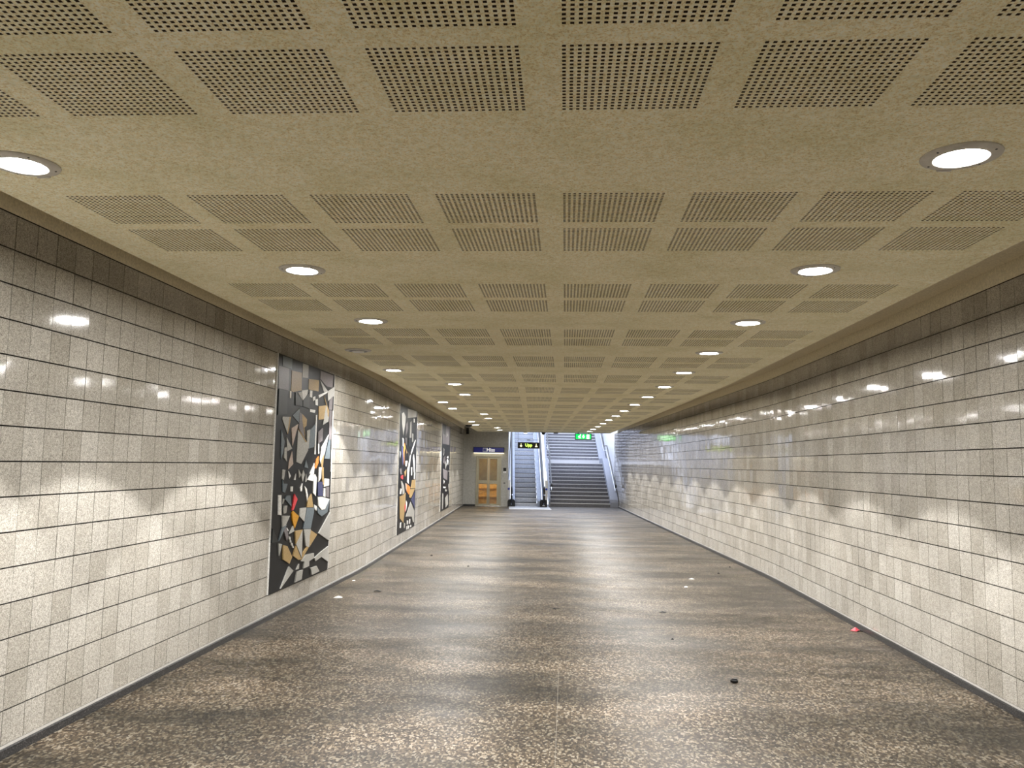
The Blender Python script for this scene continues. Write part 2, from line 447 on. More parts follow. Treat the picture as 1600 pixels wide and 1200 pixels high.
for i in (-1, -2, -3, -4):      # lamps further back along the same passage: their beams only reach in from behind
    for lat in (LR_, L1 if i == -1 or i == -4 else L0):
        q = bpy.data.objects.new('lamp_beam', sd); C.objects.link(q); q.location = V(K(lat, S0 + PER * i, ZC - .03))

# ------------------------------------------------------------------ mosaics on the left wall (outlines as s,z along the wall)
MOS1 = '''B 8.996,2.9 9.322,2.906 9.319,2.786 9.004,2.786
M 8.881,2.773 9.227,2.782 9.23,2.528 8.899,2.522
T 9.321,2.771 9.688,2.784 9.7,2.571 9.39,2.524 9.324,2.537
L 9.705,2.903 9.934,2.905 9.933,2.745 9.707,2.73
T 9.964,2.739 10.381,2.765 10.377,2.619 9.968,2.608
M 10.429,2.896 11.025,2.898 11.011,2.727 10.769,2.718 10.67,2.73 10.433,2.791
L 10.426,2.776 10.802,2.657 10.709,2.62 10.609,2.639
L 10.778,2.654 11.097,2.75 11.113,2.625 10.819,2.528
W 9.716,2.572 9.939,2.603 9.927,2.532 9.78,2.45 9.749,2.471
L 9.569,2.533 9.717,2.559 9.739,2.455
W 10.024,2.603 10.124,2.603 10.122,2.517 10.022,2.52
W 10.384,2.571 10.754,2.652 10.78,2.64 10.411,2.538
W 10.151,2.524 10.251,2.546 10.256,2.505 10.171,2.475
W 10.256,2.505 10.358,2.52 10.369,2.435 10.265,2.437
W 9.278,2.526 9.333,2.527 9.329,2.446 9.284,2.446
B 9.406,2.249 9.645,2.347 9.647,2.174
W 10.054,2.368 10.274,2.37 10.256,2.334 10.05,2.332
T 10.402,2.427 10.729,2.464 10.657,2.275 10.425,2.255
L 10.729,2.464 10.861,2.402 10.877,2.359 10.87,2.258 10.62,2.195 10.657,2.275
T 10.617,2.583 10.778,2.468 10.876,2.403 10.877,2.316 10.821,2.327 10.755,2.452
M 10.869,2.532 11.037,2.611 11.011,2.419 10.869,2.417
M 10.885,2.41 11.011,2.414 11.028,2.019 10.923,2.008
L 9.076,2.217 9.297,2.226 9.248,2.037 9.069,2.186
T 9.297,2.226 9.352,2.229 9.312,2.113 9.268,2.025 9.248,2.037
P 9.388,2.098 9.629,2.16 9.451,1.894
T 9.752,2.289 9.944,2.235 9.934,2.155 9.855,2.125 9.911,2.01 9.762,2.212
M 9.65,2.302 9.752,2.289 9.762,2.212 9.892,1.996 9.656,2.104
L 9.237,1.987 9.436,1.863 9.275,1.829
L 9.18,1.864 9.25,1.877 9.271,1.713 9.177,1.755
B 9.05,2.065 9.171,1.936 9.134,1.815 9.074,1.736
P 9.345,1.707 9.44,1.832 9.497,1.683 9.337,1.621
L 9.626,2.09 9.918,1.951 9.619,1.93
T 9.607,2.114 9.981,1.953 9.94,1.943
L 9.619,1.93 9.981,1.953 10.035,1.855 9.789,1.683 9.609,1.708
B 10.088,2.109 10.318,2.201 10.277,1.9 10.054,1.875
L 9.963,2.091 10.087,2.116 10.054,1.875 9.99,1.881
W 10.304,2.31 10.349,2.313 10.347,1.806 10.302,1.808
W 10.442,1.945 10.488,1.946 10.504,1.822 10.459,1.815
M 10.422,2.096 10.624,2.16 10.623,1.992 10.442,1.945
W 10.903,2.079 10.588,1.893 10.538,1.74 10.617,1.67 10.74,1.826
B 10.988,2.01 10.913,2.008 10.749,1.755 10.997,1.754
O 10.486,1.787 10.378,1.738 10.323,1.643 10.393,1.623 10.484,1.698
T 10.587,1.726 10.716,1.825 10.674,1.6 10.623,1.629
W 10.316,1.697 10.137,1.564 10.312,1.562
B 9.967,1.736 10.064,1.631 9.916,1.644
G 8.907,2.516 9.187,2.518 9.203,2.255 8.909,2.225
G 9.466,2.524 9.731,2.45 9.74,2.379 9.485,2.374
G 9.752,2.445 9.985,2.57 10.011,2.372 9.76,2.381
W 11.037,2.413 11.073,2.416 11.096,1.583 11.045,1.584
L 9.14,1.622 9.23,1.615 9.191,1.501 9.137,1.514
W 9.34,1.603 9.421,1.546 9.38,1.516
W 9.607,1.569 9.597,1.494 9.547,1.497
L 9.698,1.619 9.798,1.554 9.731,1.517
L 9.88,1.612 9.936,1.553 9.865,1.47 9.816,1.541
L 9.989,1.565 10.022,1.473 9.973,1.461
W 10.323,1.643 10.28,1.468 10.062,1.488
B 9.156,1.502 9.196,1.459 9.322,1.456 9.245,1.355 9.172,1.369
W 9.444,1.422 9.512,1.421 9.512,1.361 9.444,1.367
W 9.86,1.45 9.852,1.354 9.799,1.356 9.786,1.394
W 9.946,1.416 10.033,1.381 10.086,1.301 10.075,1.222 10.021,1.316
W 10.295,1.522 10.357,1.555 10.431,1.506 10.416,1.275 10.299,1.32
W 10.505,1.643 10.621,1.643 10.616,1.503 10.507,1.45
T 10.621,1.643 10.716,1.642 10.747,1.41 10.688,1.419
N 10.484,1.451 10.693,1.453 10.718,1.264 10.506,1.279
W 10.76,1.494 10.982,1.486 10.993,1.397 10.75,1.382
W 10.752,1.368 10.825,1.366 10.841,1.245 10.742,1.263
M 10.848,1.372 10.996,1.38 11.015,1.232 10.864,1.252
W 10.509,1.261 10.696,1.254 11.043,1.212 10.838,1.084 10.694,1.084 10.546,1.147
B 10.479,1.137 10.647,1.084 10.849,1.073 11.054,1.206 10.966,1.041 10.705,1 10.536,1.052
W 10.363,1.169 10.478,1.143 10.463,1.083 10.368,1.129
T 10.235,1.309 10.323,1.138 10.063,1.151 10.094,1.235
W 9.038,1.338 9.125,1.333 9.153,1.107 9.055,1.119
B 9.254,1.282 9.321,1.322 9.431,1.318 9.485,1.186 9.349,1.242
R 9.58,1.331 9.693,1.264 9.566,1.145 9.51,1.142
Y 9.548,1.136 9.77,1.058 9.632,0.922 9.544,1.022 9.513,1.11
L 9.2,1.29 9.236,1.283 9.19,1.231
L 9.245,1.21 9.336,1.206 9.31,1.122 9.239,1.12 9.222,1.169
L 9.182,1.1 9.442,1.084 9.31,0.983 9.208,0.949
L 9.798,1.151 10.043,1.148 9.981,0.98 9.79,1.056
B 10.064,1.144 10.368,1.129 10.354,1.062 10.248,0.872 9.951,0.898 10,0.992
L 9.571,0.958 9.617,0.892 9.451,0.875
B 9.205,0.973 9.345,0.987 9.103,0.821
M 9.349,0.956 9.417,0.847 9.369,0.803 9.264,0.92
G 8.893,0.978 9.087,0.817 8.886,0.824
L 9.106,0.797 9.212,0.781 9.141,0.658
T 9.249,0.766 9.395,0.74 9.579,0.599 9.495,0.529 9.269,0.603
W 9.349,0.956 9.408,0.921 9.399,0.91 9.343,0.944
W 9.451,0.844 9.481,0.839 9.493,0.804 9.463,0.809
W 9.486,0.802 9.512,0.797 9.527,0.769 9.497,0.774
W 9.527,0.766 9.558,0.761 9.577,0.728 9.543,0.734
W 9.573,0.729 9.6,0.724 9.623,0.697 9.588,0.703
T 9.655,0.892 9.924,0.887 9.694,0.736
L 9.925,0.878 9.935,0.547 9.706,0.732
T 9.697,0.717 9.917,0.536 9.817,0.535 9.608,0.608
L 9.972,0.89 10.248,0.869 10.213,0.648 10.083,0.673
T 10.25,0.856 10.526,0.78 10.221,0.649 10.217,0.779
T 10.126,0.667 10.191,0.647 9.918,0.523 9.989,0.605
L 9.92,0.51 10.096,0.568 10.42,0.554 10.428,0.492 10.235,0.474 10.243,0.414 10.014,0.41 10.044,0.49
L 11.092,1.034 10.593,0.788 11.092,0.647
L 11.061,0.579 10.719,0.536 10.451,0.49 10.502,0.444 10.751,0.471 11.09,0.362
L 9.48,0.5 9.638,0.431 9.222,0.283
L 9.753,0.429 9.843,0.488 9.839,0.431
L 9.776,0.401 9.995,0.399 9.96,0.289 9.713,0.285
L 10.312,0.38 10.555,0.377 10.681,0.293 10.367,0.287'''
MOS2 = '''L 16.768,2.724 17.066,2.769 17.352,2.692 17.295,2.513 17.07,2.288 16.851,2.518
M 17.429,2.533 17.647,2.612 17.724,2.464 17.451,2.275
L 17.614,2.88 19.021,2.916 19.048,2.779 17.653,2.682
W 18.575,2.72 18.734,2.721 18.729,2.64 18.603,2.634
L 18.036,2.605 18.229,2.643 18.282,2.274 18.005,2.265
L 18.384,2.378 18.592,2.372 18.575,2.197 18.424,2.179
W 16.949,2.231 17.173,2.212 17.16,2.051 17.023,2.074
O 17.222,2.052 17.323,2.135 17.434,2.03 17.311,1.96 17.324,1.664 17.146,1.89
N 16.85,2.07 17.074,2.036 17.261,1.758 17.104,1.651
T 17.453,2.03 17.732,1.939 17.643,1.91
W 18.915,2.251 19.026,2.239 18.346,1.905 18.239,1.932
W 17.487,1.759 17.814,1.76 17.65,1.636 17.508,1.65
W 16.687,1.95 16.79,1.938 16.747,1.807
M 17.869,1.969 18.028,1.901 17.958,1.761
W 18.598,1.822 18.738,1.91 18.927,1.765 18.98,1.501 18.82,1.502
M 17.347,2.244 17.576,2.251 17.608,2.088 17.464,2.112
W 18.131,1.874 18.295,1.905 18.056,1.51 17.815,1.512
G 17.86,2.261 18.305,2.261 18.292,2.075 17.866,2.08
R 16.885,1.442 17.228,1.464 17.202,1.371 16.892,1.403
M 16.688,1.587 16.94,1.599 17.05,1.479 16.792,1.482
T 17.352,1.516 17.66,1.582 17.591,1.46 17.461,1.421
W 17.813,1.622 18.034,1.621 18.057,1.258 17.808,1.305
W 18.331,1.621 18.535,1.62 18.552,1.433 18.387,1.443
W 18.873,1.502 19.036,1.493 19.013,1.339 18.849,1.356
T 18.593,1.332 19.123,1.33 19.14,1.137 18.425,1.15
P 17.515,1.285 17.72,1.273 17.801,1.1 17.603,1.16
O 17.741,1.266 18.318,1.182 18.153,1.018 17.773,1.101
T 18.278,1.134 19.078,1.124 18.467,0.936 18.213,0.96
N 19.051,1.044 19.125,0.675 18.53,0.876
L 16.903,1.344 17.077,1.334 17.361,1.234 17.481,1.083 17.219,1.052 17.062,1.189
W 16.889,1.194 17.064,1.176 16.998,1.073 16.827,1.08
T 16.794,1.029 17.398,1.046 17.619,1.078 17.626,0.807 17.484,0.6 17.422,0.457 17.145,0.529 16.921,0.583
L 18.434,0.852 19.05,0.62 19.05,0.358 18.889,0.369 18.653,0.513 17.764,0.569
W 17.744,0.91 17.897,0.849 17.824,0.743 17.696,0.682
R 17.569,0.864 17.7,0.804 17.652,0.671 17.48,0.761
W 17.923,0.477 18.118,0.457 18.084,0.383 17.94,0.386
W 18.308,0.479 18.459,0.469 18.428,0.372 18.279,0.376
W 17.899,0.355 17.995,0.348 18.009,0.278 17.895,0.28
W 18.089,0.355 18.286,0.34 18.251,0.273 18.085,0.279
W 18.485,0.34 18.64,0.322 18.616,0.288 18.474,0.291
W 16.984,0.475 17.108,0.492 17.088,0.376 16.958,0.386
L 17.513,0.451 17.7,0.424 17.626,0.335 17.515,0.343'''
MOS3 = '''M 24.9,2.918 27.23,2.948 27.26,2.326 25.11,2.314
G 25.02,2.911 26.08,2.922 25.89,2.603 25.09,2.627
L 26.27,2.726 26.72,2.632 26.18,2.531
L 25.32,2.201 25.73,2.143 25.48,2.059
W 25.64,2.088 25.51,1.954 25.37,1.979
W 26.76,1.857 27.07,1.803 26.96,1.663 26.49,1.8
M 25.34,1.559 26.86,1.469 26.79,1.166 25.54,1.269
L 26.08,1.798 26.52,1.691 26.14,1.529
W 25.48,1.008 26.42,0.969 26.29,0.932 25.62,0.951
L 26.16,0.909 26.86,0.861 26.59,0.814 26.18,0.841
L 26.23,0.611 27.04,0.717 27.27,0.373 26.44,0.305
L 25.32,0.804 25.66,0.779 25.64,0.32 25.34,0.31
W 27.25,1.045 27.46,1.04 27.41,0.788
L 26.47,1.91 26.94,1.969 27.02,1.872
M 25.52,1.901 26.04,1.96 25.97,1.69 25.43,1.743
W 27.15,1.467 27.38,1.479 27.34,1.437
W 25.55,1.216 26.02,1.154 25.72,1.081'''

def mosaic(label, data, s0, s1, z0, z1):
    o = V(A(-HW, (s0 + s1) / 2, z0)); t = thing('mosaic_panel', label, 'mosaic', o, 0, 'mosaics on the left wall')
    W_ = lambda d, s, z: tuple(A(-(HW - d), s, z) - np.array(o))
    def slab(d0, d1, a, b_, c, e):
        p = [(a, c), (b_, c), (b_, e), (a, e)]
        return [W_(d0, *q) for q in p] + [W_(d1, *q) for q in p]
    BOX = [(0, 1, 2, 3), (7, 6, 5, 4), (0, 4, 5, 1), (1, 5, 6, 2), (2, 6, 7, 3), (3, 7, 4, 0)]
    mesh('backing', slab(-.002, .012, s0, s1, z0, z1), BOX, M['msK'], parent=t)
    for a, b_ in ((s0 - .014, s0), (s1, s1 + .014)):
        mesh('edge_strip', slab(-.002, .013, a, b_, z0, z1), BOX, M['msW'], parent=t)
    v, f, ix, keys = [], [], [], []
    for n, l in enumerate(data.split('\n')):
        q = l.split(); k = q[0]
        if k not in keys: keys.append(k)
        p = [tuple(map(float, c.split(','))) for c in q[1:]]
        p = [(min(max(a, s0 + .002), s1 - .002), min(max(b_, z0 + .002), z1 - .002)) for a, b_ in p]
        d = .0155 + .00012 * n; i0 = len(v); m_ = len(p)
        v += [W_(d, *c) for c in p] + [W_(.011, *c) for c in p]
        f.append(tuple(range(i0, i0 + m_))); ix.append(keys.index(k))
        for j in range(m_): f.append((i0 + j, i0 + m_ + j, i0 + m_ + (j + 1) % m_, i0 + (j + 1) % m_)); ix.append(keys.index(k))
    mesh('stone_inlay', v, f, [M['ms' + k] for k in keys], ix, t)
mosaic('large abstract mosaic of charcoal, tan and red shards, nearest on the left wall', MOS1, 8.868, 11.10, .270, 2.915)
mosaic('tall abstract mosaic with tan and orange stones over dark bars, second along the left wall', MOS2, 16.58, 19.20, .270, 2.915)
mosaic('narrow looking grey and black mosaic at the far end of the left wall', MOS3, 24.85, 27.55, .265, 2.93)

# ------------------------------------------------------------------ lift wall and lift
def end(lat, s, z=0): return V(A(lat, s, z))
Rz = TW
def estruct(name, bm, m, lat, s, z=0):
    o = bm.make(name, m); o.location = end(lat, s, z); o.rotation_euler = (0, 0, Rz); o['kind'] = 'structure'; return o
b = BM()
b.box(-1.25, -.475, 0, .2, 0, 3.8); b.box(.475, .80, 0, .2, 0, 3.8); b.box(-.475, .475, 0, .2, 2.02, 3.8)
estruct('wall_front', b, M['lift_wall'], -2.19, SEND)
estruct('trim_3', BM().box(-1.24, -.52, -.012, 0, 0, .07), M['skirting'], -2.19, SEND)
lift = thing('lift_entrance', 'closed lift entrance with two narrow glazed leaves, warm light behind the lower panes', 'lift', end(-2.19, SEND), Rz)
b = BM(); b.box(-.525, -.462, -.02, .10, 0, 2.05, .004); b.box(.462, .525, -.02, .10, 0, 2.05, .004); b.box(-.462, .462, -.02, .10, 2.0, 2.05, .004)
b.make('door_frame', M['brass'], lift)
BM().box(-.52, .52, -.05, .12, 0, .012, .003).make('sill', M['steel'], lift)
def leaf(x0, x1, g0, g1, y):
    b = BM()
    for a, c, z0, z1 in ((x0, g0, .012, 2.0), (g1, x1, .012, 2.0), (g0, g1, .012, .10), (g0, g1, .92, 1.05), (g0, g1, 1.93, 2.0)): b.box(a, c, y, y + .035, z0, z1, .003)
    l = b.make('door_leaf', M['brass'], lift)
    BM().box(g0 - .003, g1 + .003, y + .012, y + .020, .098, .922).make('lower_pane', M['glass'], l)
    BM().box(g0 - .003, g1 + .003, y + .012, y + .020, 1.048, 1.932).make('upper_pane', M['smoked'], l)
leaf(-.460, -.004, -.395, -.060, .030); leaf(.004, .460, .055, .345, .040)
b = BM(); b.box(-.75, .75, 1.75, 1.8, 0, 2.3); b.box(-.75, -.70, .21, 1.75, 0, 2.3); b.box(.70, .75, .21, 1.75, 0, 2.3); b.box(-.7, .7, .21, 1.75, -.02, 0); b.box(-.7, .7, .21, 1.75, 2.25, 2.3)
b.box(-.7, .7, 1.70, 1.75, .30, .36); b.box(-.7, .7, 1.70, 1.75, .66, .70)
cab = b.make('cabin_lining', M['wood'], lift)
BM().box(-.45, .45, .6, 1.3, 2.22, 2.245).make('cabin_light', glow('warm_cabin_light', (1, .82, .54), 1.7), cab)
BM().tube([(-.68, 1.62, .88), (.68, 1.62, .88)], .02).make('hand_rail', M['steel'], cab)

t = thing('lift_call_panel', 'small black lift call panel with a white plate right of the lift doors', 'call panel', end(-1.525, SEND - .001, 1.40), Rz)
BM().box(-.06, .06, -.02, 0, .04, .17, .004).make('display_box', M['black'], t)
BM().box(-.06, .06, -.018, 0, -.04, .04, .003).make('plate', M['white'], t)
BM().lathe([(0, .012), (.022, .010), (.024, 0)], 16).make('button', M['steel'], t).matrix_local = Matrix.Translation((0, -.018, 0)) @ Matrix.Rotation(PI / 2, 4, 'X')
t = thing('key_switch', 'tiny black key switch below the lift call panel', 'switch', end(-1.53, SEND - .001, .955), Rz)
BM().box(-.035, .035, -.014, 0, -.03, .03, .004).make('switch_plate', M['black'], t)
BM().box(-.012, .012, -.022, -.012, -.012, .012, .003).make('key_slot', M['steel'], t)

t = thing('lift_sign', 'blue sign reading Hiss with a lift pictogram, above the lift doors', 'sign', end(-2.19, SEND - .001, 2.18), Rz)
BM().box(-.635, .635, -.14, 0, 0, .225, .004).make('sign_box', M['black'], t)
BM().box(-.615, .615, -.145, -.138, .022, .205).make('sign_face', M['blue'], t)
ic = BM().box(-.245, -.075, -.149, -.144, .030, .198, .002).make('pictogram', plain('pale_blue_enamel', (.55, .60, .85), .4), t)
b = BM()
for x in (-.20, -.12): b.box(x - .016, x + .016, -.152, -.148, .06, .14); b.lathe([(0, 0), (.016, 0), (.016, .004), (0, .004)], 12, (x, -.150, .155))
b.box(-.175, -.145, -.152, -.148, .075, .165); b.make('figures', M['blue'], ic)
text('Hiss', .20, glow('sign_white', (1, 1, 1), .06), t, (.080, -.146, .112), bold=.005)
BM().box(-.62, .62, -.12, -.02, -.03, 0, .004).make('light_strip', glow('warm_strip_light', (1, .86, .58), .25), t)

t = thing('loudspeaker', 'small black loudspeaker high in the corner of the lift wall', 'loudspeaker', end(-3.08, SEND - .001, 2.93), Rz)
BM().box(-.055, .055, -.10, -.02, 0, .26, .01).make('housing', M['black'], t)
BM().box(-.02, .02, -.02, 0, .10, .16).make('bracket', M['black'], t)
t = thing('signal_box', 'flat black box under the left ceiling edge near the far mosaic', 'box', V(K(CL + .08, 27.2, ZC)), Rz)
BM().box(-.10, .10, -.14, .14, -.045, 0, .01).make('housing', M['black'], t)
BM().box(-.06, .06, -.10, .10, -.055, -.043, .004).make('cover', M['rubber'], t)

# ------------------------------------------------------------------ escalator
ESC_S, YAW = 33.9, .028
esc = thing('escalator', 'upward steel escalator between the lift and the stairs', 'escalator', end(-.62, ESC_S), Rz + YAW)
T30 = math.tan(math.radians(30)); YT = .35; ZTOP = 3.95
def zc(y): return min(max(0, (y - YT) * T30), ZTOP)
ys = [-.05, YT] + [YT + ZTOP / T30] + [YT + ZTOP / T30 + 1.3]
n_steps = 20
for i in range(n_steps):
    y0 = .32 + .3464 * i; z1 = min(.128 + .2 * i, ZTOP)
    b = BM(); b.prism([(y0 + .02, z1 - .215), (y0 + .004, z1 - .12), (y0, z1 - .012), (y0 + .006, z1), (y0 + .40, z1), (y0 + .40, z1 - .04), (y0 + .06, z1 - .215)], -.454, .454)
    st = b.make('step', M['alu'], esc)
    BM().box(-.45, .45, y0 - .004, y0 + .03, z1 - .018, z1 + .002).make('tread_edge', M['white'], st)
    BM().box(-.453, .453, y0 - .003, y0 + .02, z1 - .205, z1 - .178).make('riser_shadow_line', M['rubber'], st)  # black strip imitates the shadow line at the foot of each riser
BM().box(-.454, .454, YT + n_steps * .3464 - .1, YT + n_steps * .3464 + 1.6, ZTOP - .05, ZTOP).make('upper_plate', M['alu'], esc)
for x, nm in ((-.615, 'left'), (.705, 'right')):
    out = [(y, zc(y) + .02) for y in ys] + [(y, zc(y) + .80) for y in ys[::-1]]
    arc = [(-.05 - .33 * math.sin(a), .47 + .33 * math.cos(a)) for a in np.linspace(.15, PI * .86, 12)]
    bl = BM().prism(out + arc, x - .022, x + .022).make('balustrade', M['panel'], esc)
    rail = [(x, y, zc(y) + .83 + (.0)) for y in ys[::-1]]
    rail += [(x, -.05 - .36 * math.sin(a), .47 + .36 * math.cos(a)) for a in np.linspace(.1, PI * .80, 14)] + [(x, -.02, .20)]
    BM().tube(rail, (.042, .028), 12).make('handrail', M['rubber'], bl, True)
    inner = -1 if x > 0 else 1
    e1, e2 = sorted((x + inner * .05, x + inner * (abs(x) - .462)))
    o1, o2 = sorted((x - inner * .05, x - inner * .15))
    prof = lambda h0, h1: [(y, zc(y) + h0) for y in ys[1:]] + [(y, zc(y) + h1) for y in ys[:0:-1]]
    BM().prism([(.10, 0), (YT, 0)] + prof(0, .16)[1:4] + prof(0, .16)[3:-1] + [(YT + .1, .30), (.10, .24)], e1, e2).make('inner_skirt', M['panel'], bl)
    BM().prism([(.10, 0), (YT, -.0)] + [(y, zc(y) - .35) for y in ys[2:]] + [(y, zc(y) + .26) for y in ys[:1:-1]] + [(YT, .28), (.10, .26)], o1, o2).make('outer_cladding', M['steel'], bl)
    BM().prism([(x - .15, 0), (x + .15, 0), (x + .15, .22), (x + .115, .29), (x - .115, .29), (x - .15, .22)], -.10, .34, 'y').make('inlet_box', M['rubber'], bl)
    px = x - inner * .115
    pp = BM().box(px - .055, px + .055, .06, .10, .24, 1.08, .006).make('sign_post', M['steel'], bl)
    for zz in (.72,): BM().lathe([(0, 0), (.045, 0), (.045, .004), (0, .004)], 20).make('pictogram', plain('blue_pictogram', (.03, .07, .55), .4), pp).matrix_local = Matrix.Translation((px, .058, zz)) @ Matrix.Rotation(PI / 2, 4, 'X')
    if x > 0: BM().box(x - .05, x + .05, -.106, -.098, .045, .075).make('maker_plate', M['white'], bl)
BM().box(-.72, .92, -1.90, .34, .0005, .010, .002).make('floor_plate', M['alu'], esc)
BM().box(-.72, .92, -1.96, -1.90, .0005, .012, .002).make('edge_strip', M['white'], esc)

# ------------------------------------------------------------------ stairs
ST_S = 34.45; RI, GO = .152, .30
sta = thing('staircase', 'wide stone staircase with pale nosings right of the escalator', 'staircase', end(1.615, ST_S), Rz + .010)
XL, XR = -1.235, 1.255
def step(i, y, z, tread, m=None):
    o = BM().box(XL, XR, y, y + tread + .04, z - RI - .03, z).make('step', m or M['riser'], sta)
    BM().box(XL, XR, y - .006, y + .045, z - .028, z + .003).make('nosing', M['nosing'], o)
for i in range(12): step(i, GO * i, RI * (i + 1), GO if i < 11 else 1.5)
Y2, Z2 = GO * 11 + 1.5, RI * 12
for i in range(14): step(i + 12, Y2 + GO * i, Z2 + RI * (i + 1), GO, M['nosing'] if i == 0 else None)
prof = [(-.04, 0), (-.04, .20), (.06, .32), (3.36, 2.06), (4.86, 2.06), (9.1, 4.26), (9.1, 3.5), (4.9, 1.4), (3.4, 1.4), (.6, 0)]
BM().prism(prof, XR, XR + .33).make('stringer', M['stringer'], sta)
BM().prism(prof, XL - .07, XL).make('stringer', M['stringer'], sta)
def hrail(label, x, wall_x, off):
    t = thing('handrail', label, 'handrail', end(1.615, ST_S), Rz + .010)
    def pts(h): return [(x, -.15, h - .05), (x, .05, h + .03), (x, 3.35, h + 1.70), (x, 4.8, h + 1.75), (x, 9.0, h + 3.87)]
    BM().tube(pts(.93), .026, 10).make('rail', M['black'], t, True)
    BM().tube(pts(.70), .020, 10).make('lower_rail', M['steel'], t, True)
    BM().box(x - .03, x + .03, -.20, -.15, .82, .94, .008).make('end_cap', M['black'], t)
    for y, h in ((.4, .18), (2.6, 1.31), (4.3, 1.73), (6.6, 2.65), (8.4, 3.55)):
        b = BM(); b.tube([(wall_x, y, .60 + h), (x, y, .60 + h), (x, y, .93 + h)], .010, 8); b.make('bracket', M['steel'], t)
hrail('double handrail along the white wall on the right of the stairs', 1.46, 1.585, 0)
hrail('double handrail on the left of the stairs beside the escalator', -1.20, -1.27, 0)
# stairwell around them, open to the sky
estruct('wall_stairwell', BM().box(-.004, .2, 0, 17.5, 0, 5.6), M['white_wall'], HW, 36.2)
estruct('wall_shaft', BM().box(-.2, 0, 0, 17.3, 0, 5.6), M['white_wall'], -1.40, SEND + .2)
estruct('floor_upper', BM().box(-1.4, 3.3, 9.2, 17.0, ZTOP - .3, ZTOP), M['tread'], 0, ST_S)
estruct('wall_street', BM().box(-1.6, 3.4, 17.0, 17.2, ZTOP, 5.6), M['white_wall'], 0, ST_S)

# ------------------------------------------------------------------ hanging signs and small fittings at the end of the ceiling
led = glow('led_green_yellow', (.50, 1.0, .10), .30); ledy = glow('led_pale_yellow', (.95, .95, .45), .22)
t = thing('direction_sign', 'black hanging sign with lit letters Upp above the escalator', 'sign', end(-.56, 33.0, 2.365), Rz)
BM().box(-.44, .44, -.03, .05, 0, .245, .006).make('sign_box', M['black'], t)
text('Upp', .165, led, t, (0, -.033, .130), bold=.004)
for x, k in ((-.305, 0), (.305, 1)):
    b = BM(); b.lathe([(0, 0), (.016, 0), (.016, .004), (0, .004)], 12, (0, 0, 0))
    o = b.make('pictogram', ledy, t); o.matrix_local = Matrix.Translation((x, -.031, .175)) @ Matrix.Rotation(PI / 2, 4, 'X')
    p = [(x, .150), (x + .055, .10), (x, .05), (x - .055, .10)] if k == 0 else [(x - .05, .06), (x + .05, .06), (x + .045, .09), (x + .02, .12), (x, .145), (x - .02, .12), (x - .045, .09)]
    BM().prism(p, -.034, -.030, 'y').make('arrow_mark', ledy, t)
for x in (-.43, .43): BM().tube([(x, .01, .24), (x, .01, .888)], .006, 8).make('hanger_rod', M['black'], t)
BM().tube([(-.43, .01, .34), (.43, .01, .34)], .007, 8).make('cross_bar', M['black'], t)
BM().box(-.07, .07, -.02, .04, .322, .356, .005).make('sensor', M['black'], t)

t = thing('exit_sign', 'green lit emergency exit sign hanging from the ceiling before the stairs', 'sign', end(1.575, 32.2, 2.725), Rz)
BM().box(-.325, .325, -.03, .05, 0, .24, .006).make('frame', M['black'], t)
gf = BM().box(-.295, .295, -.034, -.028, .028, .212).make('lit_face', glow('exit_green', (.0, .62, .075), .27), t)
wh = glow('exit_white', (.92, 1, .95), .30)
b = BM(); y0, y1 = -.037, -.033
b.prism([(-.19, .05), (-.16, .05), (-.145, .09), (-.12, .05), (-.095, .055), (-.125, .12), (-.10, .15), (-.12, .165), (-.16, .16), (-.215, .12), (-.205, .105), (-.17, .13), (-.18, .10)], y0, y1, 'y')
b.lathe([(0, 0), (.02, 0)], 14, (0, 0, 0)); b.make('running_figure', wh, gf)
b = BM(); b.lathe([(0, 0), (.022, 0), (.022, .004), (0, .004)], 14); b.make('figure_head', wh, gf).matrix_local = Matrix.Translation((-.115, -.033, .188)) @ Matrix.Rotation(PI / 2, 4, 'X')
BM().prism([(-.02, .195), (.03, .195), (.03, .125), (.07, .125), (.005, .05), (-.06, .125), (-.02, .125)], y0, y1, 'y').make('down_arrow', wh, gf)
BM().box(.13, .235, y0, y1, .035, .205).make('door_symbol', wh, gf)
for x in (-.2, .2): BM().box(x - .02, x + .02, -.01, .03, .24, .272, .003).make('ceiling_mount', M['black'], t)

t = thing('dome_camera', 'small black dome camera under the far edge of the ceiling', 'camera', V(K(-.12, 32.38, ZC)), Rz)
BM().lathe([(0, 0), (.085, 0), (.085, -.025), (.078, -.03)], 24).make('base', M['black'], t, True)
BM().lathe([(.07, -.03), (.065, -.06), (.04, -.09), (0, -.10)], 24).make('dome', M['rubber'], t, True)
t = thing('ceiling_sensor', 'flat black sensor under the ceiling edge left of the exit sign', 'sensor', V(K(.37, 32.38, ZC)), Rz)
BM().box(-.09, .09, -.05, .05, -.04, 0, .006).make('housing', M['black'], t)
BM().box(-.07, .07, -.056, -.05, -.032, -.010, .002).make('window', M['rubber'], t)
t = thing('emergency_lamp', 'small white round emergency lamp under the ceiling edge above the escalator', 'lamp', V(K(-.83, 32.36, ZC)), Rz)
BM().lathe([(0, 0), (.075, 0), (.075, -.03), (.07, -.035)], 24).make('base', M['trim_ring'], t, True)
BM().lathe([(.07, -.035), (.06, -.06), (0, -.068)], 24).make('lens', glow('small_lit_lens', (1, 1, .97), .5), t, True)

